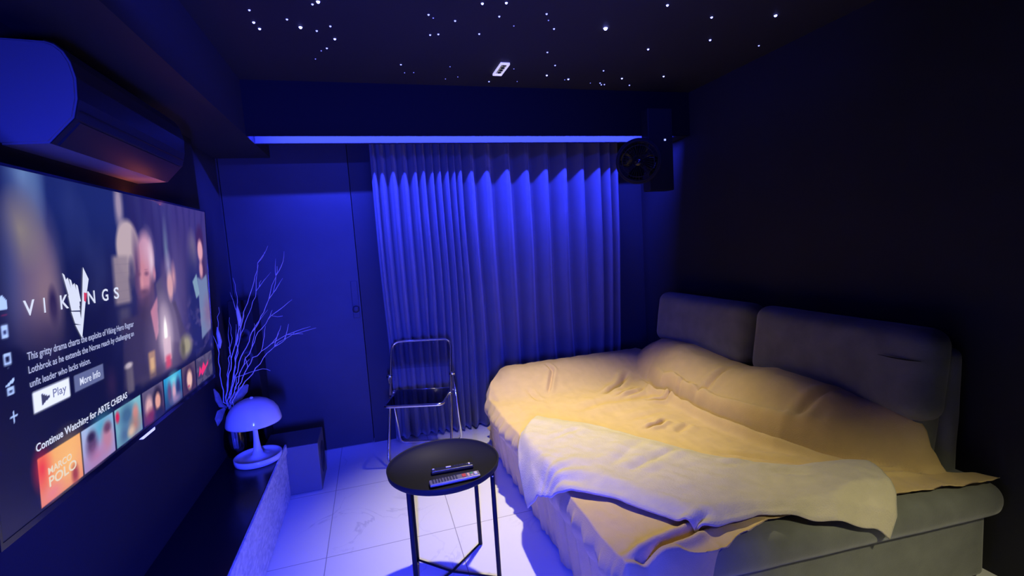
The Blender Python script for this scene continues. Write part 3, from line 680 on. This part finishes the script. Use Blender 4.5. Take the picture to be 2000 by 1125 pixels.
sub = thing('subwoofer', 'dark cube shaped subwoofer standing on the floor past the console', 'speaker', (-.62, 3.52, 0))
inparent(obj('cabinet', nbox(-.80, -.452, 3.345, 3.66, .006, .335, bev=.006), 'subpaint', sub), sub)
for x in (-.77, -.48):
    for y in (3.38, 3.63): inparent(obj('foot', nbox(x-.015, x+.015, y-.015, y+.015, 0, .006), 'black', sub), sub)
bm = bmesh.new(); tube(bm, [(-.4525, 3.52, .17), (-.449, 3.52, .17), (-.452, 3.52, .17)], [.11, .10, .03], 36); inparent(obj('driver_cone', bm, 'cyan', sub, True), sub)
tow = thing('floor_speaker', 'tall narrow black floor speaker in the corner behind the dried twigs', 'speaker', (-.90, 3.8, 0))
inparent(obj('cabinet', nbox(-.985, -.835, 3.72, 3.92, .03, 1.31, bev=.004), 'black', tow), tow)
inparent(obj('plinth', nbox(-1.0, -.82, 3.70, 3.94, 0, .03, bev=.004), 'blackgloss', tow), tow)
for z, r_ in ((1.20, .03), (1.06, .055), (.90, .055)):
    bm = bmesh.new(); tube(bm, [(-.91, 3.722, z), (-.91, 3.716, z), (-.91, 3.719, z)], [r_, r_*.92, r_*.2], 28); inparent(obj('driver_cone', bm, 'cyan', tow, True), tow)

# ------------------------------------------------------------------ folding chair
ch = thing('folding_chair', 'chrome folding chair with smoky clear seat and back in front of the curtain', 'chair', (.275, 3.625, 0), math.radians(-18.5))
# local: +x right, -y forward (towards the camera)
W = .235
def both(f): return f(-1), f(1)
bm = bmesh.new()
top = .865
P = fillet([(-W, .05, .60), (-W, .15, top), (W, .15, top), (W, .05, .60)], .07, 8)
full = fillet([(W, -.21, .010), (W, .15, top), (-W, .15, top), (-W, -.21, .010)], .075, 8, closed=True)
tube(bm, full, .0095, 12, closed=True); obj('back_and_front_leg_frame', bm, 'chrome', ch, True)
bm = bmesh.new(); W2 = W+.018
tube(bm, fillet([(-W2, .04, .63), (-W2, .21, .010), (W2, .21, .010), (W2, .04, .63)], .05, 6), .0095, 12); obj('rear_leg_frame', bm, 'chrome', ch, True)
bm = bmesh.new(); W3 = W-.02
sf = fillet([(-W3, .12, .475), (-W3, -.255, .475), (W3, -.255, .475), (W3, .12, .475)], .05, 6)
tube(bm, sf, .011, 12); obj('seat_frame', bm, 'chrome', ch, True)
bm = bmesh.new(); tube(bm, [(-W3, .12, .475), (W3, .12, .475)], .008, 10); obj('cross_bar', bm, 'chrome', ch, True)
bm = bmesh.new(); box(bm, -W3+.008, W3-.008, -.248, .115, .474, .480, bev=.002); obj('seat', bm, 'acrylic', ch)
bm = bmesh.new(); n = 14; rows = []
def yb(z): return -.21+(.36)*(z-.01)/(top-.01)
for j in range(7):
    z = .665+(.855-.665)*j/6; row = []
    for i in range(n+1):
        t = i/n*2-1; xx = t*(W-.012 if z < .82 else W-.012-.03*(z-.82)/.035)
        row.append(bm.verts.new((xx, yb(z)+.012*(1-t*t), z)))
    rows.append(row)
for A, B in zip(rows, rows[1:]):
    for i in range(n): bm.faces.new((A[i], A[i+1], B[i+1], B[i]))
bmesh.ops.solidify(bm, geom=bm.faces[:], thickness=.005); obj('backrest', bm, 'acrylic', ch, True)
for s in (-1, 1):
    bm = bmesh.new(); tube(bm, [(s*(W-.012), .045, .615), (s*(W2+.012), .045, .615)], .014, 14)
    obj('pivot', bm, 'chrome', ch, True)
    bm = bmesh.new(); tube(bm, [(s*(W3-.01), .112, .475), (s*(W2+.01), .085, .475)], .011, 12); obj('rear_hinge', bm, 'chrome', ch, True)
    bm = bmesh.new(); tube(bm, [(s*(W3-.01), -.025, .475), (s*(W+.008), -.012, .478)], .011, 12); obj('hinge', bm, 'chrome', ch, True)

# ------------------------------------------------------------------ tray table and remotes
ZT = .56
tb = thing('tray_table', 'round black metal tray side table in the middle of the floor', 'table', (.245, 2.205, 0), 0)
R_ = .262
bm = bmesh.new(); lathe(bm, [(0, ZT-.018), (R_-.006, ZT-.018), (R_, ZT-.012), (R_+.004, ZT+.012), (R_+.001, ZT+.014), (R_-.004, ZT+.010), (R_-.009, ZT-.010), (0, ZT-.010)], 96)
obj('tray', bm, 'black', tb, True)
legs = [(-.178, -.114), (.205, -.131), (.178, .160), (-.155, .150)]
bm = bmesh.new()
tube(bm, fillet([(x, y, ZT-.026) for x, y in legs], .03, 4, closed=True), .006, 10, closed=True); obj('top_ring', bm, 'black', tb, True)
for x, y in legs:
    bm = bmesh.new(); tube(bm, [(x, y, ZT-.022), (x*1.0, y*1.0, .006)], .0105, 14); obj('leg', bm, 'black', tb, True)
    bm = bmesh.new(); d2 = Vector((x, y)).normalized(); tube(bm, [(x-d2.x*.0, y-.010, ZT-.036), (x, y-.0125, ZT-.036)], .005, 10); obj('screw', bm, 'chrome', tb, True)
bm = bmesh.new()
tube(bm, [(legs[0][0], legs[0][1], .012), (0, 0, .008), (legs[2][0], legs[2][1], .012)], .005, 10); tube(bm, [(legs[1][0], legs[1][1], .012), (0, 0, .008), (legs[3][0], legs[3][1], .012)], .005, 10)
obj('cross_brace', bm, 'black', tb, True)

def remote(label, a, b, wd, kind):
    A = Vector((*a, 0)); B = Vector((*b, 0)); c = (A+B)/2; L_ = (B-A).length; ang = math.atan2(B.y-A.y, B.x-A.x)
    t = thing('remote_control', label, 'remote control', (c.x, c.y, ZT-.009), ang)
    obj('body', nbox(-L_/2, L_/2, -wd/2, wd/2, 0, .016, bev=.004), 'blackrem' if kind else 'greyrem', t)
    return t, L_
M['blackrem'] = mat('black_remote_plastic', (.02, .02, .022), .3, bump=.02)
M['greyrem'] = mat('grey_remote_plastic', (.20, .19, .19), .35, bump=.02)
M['btn'] = mat('dark_rubber_button', (.05, .05, .055), .6, bump=.02)
M['btnl'] = mat('pale_button', (.65, .62, .62), .5, bump=.02)
for nm, c in (('btnr', (.6, .06, .05)), ('btng', (.08, .4, .14)), ('btno', (.75, .45, .3))): M[nm] = mat(nm+'_rubber', c, .5, bump=.02)
t, L_ = remote('dark slim remote control lying behind the other on the tray table', (.180, 2.150), (.375, 2.140), .036, 1)
def btn(t, x, y, w_, h_, m, nm='button'): obj(nm, nbox(x-w_/2, x+w_/2, y-h_/2, y+h_/2, .0155, .0185, bev=.001, seg=1), m, t)
btn(t, -L_/2+.010, .004, .010, .008, 'btnl'); btn(t, -L_/2+.016, -.010, .008, .005, 'btn'); btn(t, -.018, .004, .024, .010, 'btnl')
for k in range(4): btn(t, .012+k*.012, .006, .006, .005, 'btn')
btn(t, L_/2-.018, .004, .008, .016, 'btnl'); btn(t, L_/2-.030, .004, .006, .012, 'btn')
obj('side_trim', nbox(-L_/2+.002, L_/2-.002, -.0195, -.0178, .007, .013, bev=.0005, seg=1), 'chrome', t)
t, L_ = remote('grey remote control with red and green buttons nearest the tray table front', (.158, 2.035), (.385, 2.040), .046, 0)
for k in range(9):
    for j in range(3): btn(t, -L_/2+.016+k*.013, -.013+j*.013, .008, .007, 'btn')
btn(t, L_/2-.072, 0, .018, .030, 'btnr'); btn(t, L_/2-.052, -.002, .010, .032, 'btno'); btn(t, L_/2-.036, .008, .010, .014, 'btng'); btn(t, L_/2-.036, -.010, .010, .012, 'btno'); btn(t, L_/2-.018, 0, .014, .026, 'btnl')
obj('side_trim', nbox(-L_/2+.002, L_/2-.002, -.0245, -.0228, .006, .013, bev=.0005, seg=1), 'btnl', t)

# ------------------------------------------------------------------ sofa
sofa = thing('sofa', 'wide grey velvet sofa bed along the right wall, mostly under a beige throw', 'sofa', (1.65, 2.4, 0))
def near_y(x): return 1.25+.08*(2.46-x)
def block(name, x0, x1, z0, z1, off0, y1, rad, m='sofa', nx=40, ny=40):
    """upholstered block whose near end follows near_y"""
    bm = bmesh.new(); bmesh.ops.create_cube(bm, size=2); bmesh.ops.subdivide_edges(bm, edges=bm.edges, cuts=26, use_grid_fill=True)
    for v in bm.verts:
        q = [math.sin(t*PI/2) for t in v.co]; x = (x0+x1)/2+q[0]*(x1-x0)/2; hy = (y1-1.25-off0)/2; hz = (z1-z0)/2; hx = (x1-x0)/2
        p = Vector((q[0]*hx, q[1]*hy, q[2]*hz)); rr = min(rad, hz*.98)
        inn = Vector([max(-h+rr, min(h-rr, c)) for h, c in zip((hx, hy, hz), p)]); d = p-inn
        if sum(abs(c) > 1e-6 for c in d) > 1:
            d = d.normalized()*max(abs(c) for c in d); p = inn+d
        yy = p.y+1.25+off0+hy; xx = p.x+(x0+x1)/2; k = (y1-yy)/(y1-1.25-off0)
        yy += k*.08*(2.46-xx); zz = p.z+(z0+z1)/2+.003*mnoise.noise(Vector((xx*5, yy*5, 1)))
        v.co = (xx, yy, zz)
    return inparent(obj(name, bm, m, sofa, True), sofa)
block('base', .86, 2.435, .02, .345, .045, 3.60, .02)
block('seat_cushion', .785, 2.507, .285, .445, 0, 3.45, .075)
inparent(softbox('far_armrest', (1.60, 3.56, .30), (1.44, .20, .54), e=.45, parent=sofa), sofa)
inparent(softbox('backrest_shell', (2.432, 2.455, .60), (.10, 2.07, .80), ry=.05, e=.45, parent=sofa), sofa)
# back rolls, mostly hidden by the throw
inparent(softbox('back_cushion', (2.335, 1.935, .62), (.17, .97, .50), ry=.16, e=.42, parent=sofa, seed=3), sofa)
inparent(softbox('back_cushion', (2.27, 2.95, .55), (.24, .90, .24), e=.42, parent=sofa, seed=5), sofa)
h1 = inparent(softbox('headrest', (2.345, 2.965, .89), (.19, 1.03, .41), ry=.14, e=.42, puff=.02, parent=sofa, seed=7), sofa)
h2 = inparent(softbox('headrest', (2.345, 1.925, .88), (.19, 1.01, .43), ry=.14, e=.42, puff=.02, parent=sofa, seed=9), sofa)
bm = bmesh.new(); tube(bm, [(2.258, 1.45, .962), (2.250, 1.50, .958), (2.243, 1.56, .957), (2.239, 1.62, .960)], [.001, .003, .003, .001], 6)
inparent(obj('seam', bm, 'black', sofa, True), sofa)
for x in (.95, 2.35):
    for y in (1.55, 3.45): inparent(obj('foot', nbox(x-.03, x+.03, y-.03, y+.03, 0, .025), 'black', sofa), sofa)

# ---- beige throw: a height field over the sofa plus a skirt down the front
XC = [(1.25, 2.62), (1.37, 2.50), (1.415, 2.26), (1.47, 2.205), (1.6, 2.11), (1.73, 2.01), (1.9, 1.93), (2.1, 1.887), (2.27, 1.864), (2.56, 1.865), (2.87, 1.863), (3.14, 1.93), (3.36, 1.95), (3.75, 2.0)]
ZT_ = [(1.24, .46), (1.31, .47), (1.36, .465), (1.41, .52), (1.445, .672), (1.50, .722), (1.683, .729), (1.795, .752), (1.97, .760), (2.18, .758), (2.42, .714), (2.6, .715), (2.93, .757), (3.29, .741), (3.42, .69), (3.65, .56), (3.75, .5)]
CR = [([(1.517, 3.018), (1.671, 3.11), (1.872, 3.299)], .045, .020), ([(1.951, 3.139), (1.863, 2.87), (1.881, 2.775), (1.865, 2.558), (1.864, 2.272), (1.887, 2.096), (1.93, 1.895), (2.011, 1.73), (2.107, 1.6)], .042, .052),
      ([(1.19, 2.823), (1.436, 2.863), (1.666, 2.85), (1.896, 2.828)], .10, .012), ([(1.421, 2.532), (1.628, 2.545), (1.753, 2.563)], .08, .007), ([(1.445, 2.371), (1.532, 2.372), (1.621, 2.416)], .032, .016),
      ([(1.566, 2.249), (1.712, 2.32)], .05, .008), ([(1.828, 2.559), (1.948, 2.465), (2.122, 2.44)], .05, .014), ([(1.159, 3.209), (1.287, 3.43), (1.269, 3.519)], .03, .012),
      ([(1.70, 2.75), (1.80, 2.70), (1.93, 2.66)], .03, .018), ([(.75, 1.378), (.90, 1.42), (1.04, 1.44), (1.15, 1.47)], .035, .022), ([(2.0, 1.86), (2.15, 1.80), (2.2, 1.77)], .04, .014), ([(1.95, 1.62), (2.1, 1.5), (2.25, 1.44)], .025, .014),
      ([(1.62, 1.95), (1.78, 1.78), (1.90, 1.66)], .05, .010), ([(1.05, 3.1), (1.03, 3.3)], .04, .006), ([(1.55, 2.93), (1.70, 2.98), (1.80, 3.05)], .03, .010), ([(1.6, 2.90), (1.75, 2.93), (1.85, 3.0)], .03, .008)]
def crease(x, y):
    """signed relief: a sharp trough with a soft roll on its near side"""
    out = np.zeros_like(x)
    for pts, wd, dp in CR:
        dmin = np.full(x.shape, 9.); sgn = np.ones_like(x); env = np.ones_like(x)
        tot = sum(math.dist(a, b) for a, b in zip(pts, pts[1:])); acc = 0
        for (ax, ay), (bx, by) in zip(pts, pts[1:]):
            L_ = math.dist((ax, ay), (bx, by)); tx, ty = (bx-ax)/L_, (by-ay)/L_
            t = np.clip((x-ax)*tx+(y-ay)*ty, 0, L_); dx = x-ax-t*tx; dy = y-ay-t*ty; d = np.hypot(dx, dy); s = np.sign(tx*dy-ty*dx)
            m = d < dmin; dmin = np.where(m, d, dmin); sgn = np.where(m, s, sgn); env = np.where(m, np.clip(np.minimum(acc+t, tot-acc-t)/(tot*.25)+.15, 0, 1), env); acc += L_
        out += 1.45*env*dp*(-np.exp(-(dmin/(wd*.38))**2)+.75*np.exp(-((dmin-wd*.9)/(wd*.6))**2))
    return out
def H(x, y):
    xc = interp(y, XC); zt = interp(y, ZT_)
    seat = np.full(x.shape, .462)
    arm = smooth01((y-3.16)/.40); seat = seat+arm*.142
    seat = seat-smooth01((y-3.62)/.10)*.42
    seat = seat-(1-smooth01((x-.74)/.055))*.030*(1-arm)-(1-smooth01((x-.82)/.16))*.05*arm
    seat = seat-(1-smooth01((y-near_y(x)-.005)/.07))*.028
    seat = seat-smooth01((x-2.34)/.12)*.022*(1-smooth01((y-1.40)/.05))
    t = np.clip((x-xc)/interp(y, [(1.3, .07), (1.45, .10), (1.6, .15), (1.9, .22), (2.3, .27)]), 0, 1); back = (zt-.462)*np.sin(t*PI/2)**.85
    z = np.maximum(seat, .462+back-smooth01((y-3.60)/.12)*.4)
    return z
def throw():
    nx, nyy = 250, 330
    XF = [(1.2, .755), (1.4, .748), (2.0, .752), (2.6, .748), (3.1, .742), (3.3, .735), (3.45, .79), (3.64, .93), (3.75, .97)]
    YE = [(.7, 1.405), (.95, 1.39), (1.05, 1.34), (1.12, 1.335), (1.22, 1.375), (1.37, 1.405), (1.52, 1.40), (1.95, 1.36), (2.2, 1.318), (2.35, 1.285), (2.47, 1.275)]
    vv = np.linspace(0, 1, nyy); P = np.zeros((nyy, nx+60, 3))
    # main top sheet
    for j, v in enumerate(vv):
        x = None
        s = np.linspace(0, 1, nx)
        yrow = 1.33+(3.72-1.33)*v
        xf = interp(yrow, XF); xend = 2.30 if yrow > 1.5 else 2.42
        x = xf+(interp(yrow, [(1.33, 2.47), (1.40, 2.44), (1.46, 2.30), (1.6, 2.26), (3.4, 2.25), (3.5, 2.16), (3.72, 2.12)])-xf)*s
        ye = interp(x, YE); y = ye+(3.72-ye)*v
        P[j, 60:, 0] = x; P[j, 60:, 1] = y
    x = P[:, 60:, 0]; y = P[:, 60:, 1]
    z = H(x, y)+crease(x, y)+fbm(x, y, 6, 2., 3)*.005+fbm(x*1.0, y*.35, 14, 5., 2)*.004
    ripple = np.exp(-((y-interp(x, YE))/.05)**2)*(x > 1.1)*(.004+.006*np.sin(x*31)*np.sin(x*13))
    P[:, 60:, 2] = z+ripple*.6
    # skirt: 60 columns hanging from the front edge
    x0 = P[:, 60, 0]; y0 = P[:, 60, 1]; z0 = P[:, 60, 2]
    fold = fbm(y0, y0*0, 9, 1., 3)+.6*np.sin(y0*38+2*np.sin(y0*7)); fold2 = fbm(y0, y0*0+3, 24, 1., 2)
    hem = np.where(y0 < 3.5, .015, .015+(y0-3.5)*.3)
    for i in range(60):
        t = 1-i/60. # 1 at hem ... 0 at top
        bul = .020*math.sin(min(1, t*3.2)*PI)
        zz = z0+(hem-z0)*t
        P[:, i, 2] = zz
        P[:, i, 0] = x0+(.80-x0)*t**1.2*.9-bul-.018*smooth01(t*4)+fold*.016*smooth01(t*3)+fold2*.009*smooth01(t*5)
        P[:, i, 1] = y0+fold2*.004*t
    # gathered knot of cloth half way along the front
    kn = np.exp(-((y0-2.95)/.32)**2)
    for i in range(60):
        t = 1-i/60.
        P[:, i, 0] -= kn*np.exp(-((t-.18)/.14)**2)*(.018+.02*np.abs(np.sin(y0*26)))
    # near end: rows that drop over the sofa corner
    nd = 46; D = np.zeros((nd, P.shape[1], 3)); e0 = P[0].copy()
    dr = 1-smooth01((e0[:, 0]-1.0)/.10)
    for k in range(nd):
        t = 1-k/nd
        roll = min(1, t*4)
        D[k] = e0
        ys = np.interp(e0[:, 0], [.7, 2.5], [near_y(.7)-.02, near_y(2.5)-.02])
        D[k, :, 1] = e0[:, 1]+dr*((ys-e0[:, 1])*smooth01(roll)) + dr*fbm(e0[:, 0], e0[:, 0]*0+t, 14, 3., 2)*.010*t
        D[k, :, 2] = e0[:, 2]+dr*(-(e0[:, 2]-.06)*max(0, t-.12)/.88*1.0-.0*roll)
    P = np.concatenate([D, P], 0)
    me = grid_mesh('throw', P); o = link('sofa_throw', me, 'throw', None, True)
    m_ = o.modifiers.new('thick', 'SOLIDIFY'); m_.thickness = .004; m_.offset = 1
    return tag(o, 'beige cotton throw draped over the whole sofa seat and hanging down its front', 'throw')
throw()

# ---- pale grey blanket lying diagonally on the throw
def blanket():
    up = [(.80, 2.60), (.92, 2.77), (1.155, 2.516), (1.394, 2.094), (1.531, 1.872), (1.679, 1.708), (1.762, 1.618), (1.86, 1.575), (2.03, 1.50)]
    lo = [(.655, 2.20, .25), (.665, 2.07, .38), (.735, 1.90, .455), (.9, 1.74, .48), (1.02, 1.548, .48), (1.097, 1.434, .485), (1.154, 1.42, .485), (1.352, 1.428, .485), (1.483, 1.363, .475), (1.60, 1.308, .458), (1.70, 1.298, .430), (1.767, 1.288, .400), (1.83, 1.278, .355)]
    lf = [(.655, 2.20, .25), (.66, 2.27, .30), (.672, 2.38, .385), (.70, 2.47, .44), (.74, 2.54, .47), (.80, 2.60, .485)]
    rt = [(1.83, 1.278, .355), (1.875, 1.285, .43), (1.935, 1.33, .485), (1.99, 1.42, .51), (2.03, 1.50, .50)]
    up = [(x, y, .487) for x, y in up]
    def res(pts, n):
        p = np.array(pts, float); d = np.r_[0, np.cumsum(np.linalg.norm(np.diff(p, axis=0), axis=1))]; s = np.linspace(0, d[-1], n)
        q = np.stack([np.interp(s, d, p[:, k]) for k in range(3)], 1)
        for _ in range(3): q[1:-1] = (q[:-2]+2*q[1:-1]+q[2:])/4
        return q
    n, m = 220, 120; T, B, Lf, Rt = res(up, n), res(lo, n), res(lf, m), res(rt, m)
    s = np.linspace(0, 1, n)[:, None, None]; t = np.linspace(0, 1, m)[None, :, None]
    P = (1-t)*B[:, None]+t*T[:, None]+(1-s)*Lf[None]+s*Rt[None]-((1-s)*(1-t)*B[0]+(1-s)*t*T[0]+s*(1-t)*B[-1]+s*t*T[-1])
    x, y = P[..., 0], P[..., 1]; S, Tt = s[..., 0]+0*t[..., 0], t[..., 0]+0*s[..., 0]
    base = H(x, y)+crease(x, y)+fbm(x, y, 6, 2., 3)*.005+.004; over = smooth01((.76-x)/.06)
    rim = np.minimum.reduce([Tt*1.0, (1-Tt)*1.0, S*2.2, (1-S)*2.2]); puff = smooth01(rim/.18)
    z = np.where(over > 0, P[..., 2]*over+(1-over)*(base+.02), base+.02)
    z = np.maximum(z, np.where(x > .765, base+.016, 0))
    z += puff*(.016+.010*np.sin(PI*S))
    z += smooth01((S-.72)/.25)*smooth01(Tt/.3)*(.045)  # bunched right end
    fan_ = np.hypot(x-.64, y-2.0); ang = np.arctan2(y-2.0, x-.64)
    z += np.exp(-(fan_/.26)**2)*.007*np.sin(ang*11+fan_*20)*smooth01(fan_/.12)
    z += fbm(x, y, 5, 11., 4)*.006+fbm(x*.8+y*.6, (x*.6-y*.8)*.3, 16, 13., 2)*.003
    for (ax, ay), (bx, by), wd, dp in (((1.053, 1.873), (1.421, 1.993), .05, .010), ((1.0, 1.95), (1.3, 2.15), .06, .007), ((.85, 2.35), (1.05, 2.42), .04, .006), ((1.60, 1.62), (1.72, 1.50), .05, .014), ((1.45, 1.75), (1.62, 1.70), .05, .008)):
        L_ = math.dist((ax, ay), (bx, by)); tx, ty = (bx-ax)/L_, (by-ay)/L_; q = np.clip((x-ax)*tx+(y-ay)*ty, 0, L_); d = np.hypot(x-ax-q*tx, y-ay-q*ty)
        z += dp*(-np.exp(-(d/(wd*.4))**2)+.6*np.exp(-((d-wd)/(wd*.5))**2))*np.clip(np.minimum(q, L_-q)/(L_*.2)+.2, 0, 1)
    nearw = (1-smooth01((y-near_y(x)-.02)/.06))*(S > .5)
    z = z*(1-nearw)+(P[..., 2]+.010+.008*np.sin(S*60))*nearw
    P[..., 2] = z
    # tuck rims down to make a soft hem
    P[..., 2] -= (1-smooth01(rim/.02))*.008
    me = grid_mesh('blanket', P); o = link('blanket', me, 'blanket', None, True)
    m_ = o.modifiers.new('thick', 'SOLIDIFY'); m_.thickness = .009; m_.offset = 1
    return tag(o, 'pale grey fleece blanket lying diagonally across the beige throw', 'blanket')
blanket()
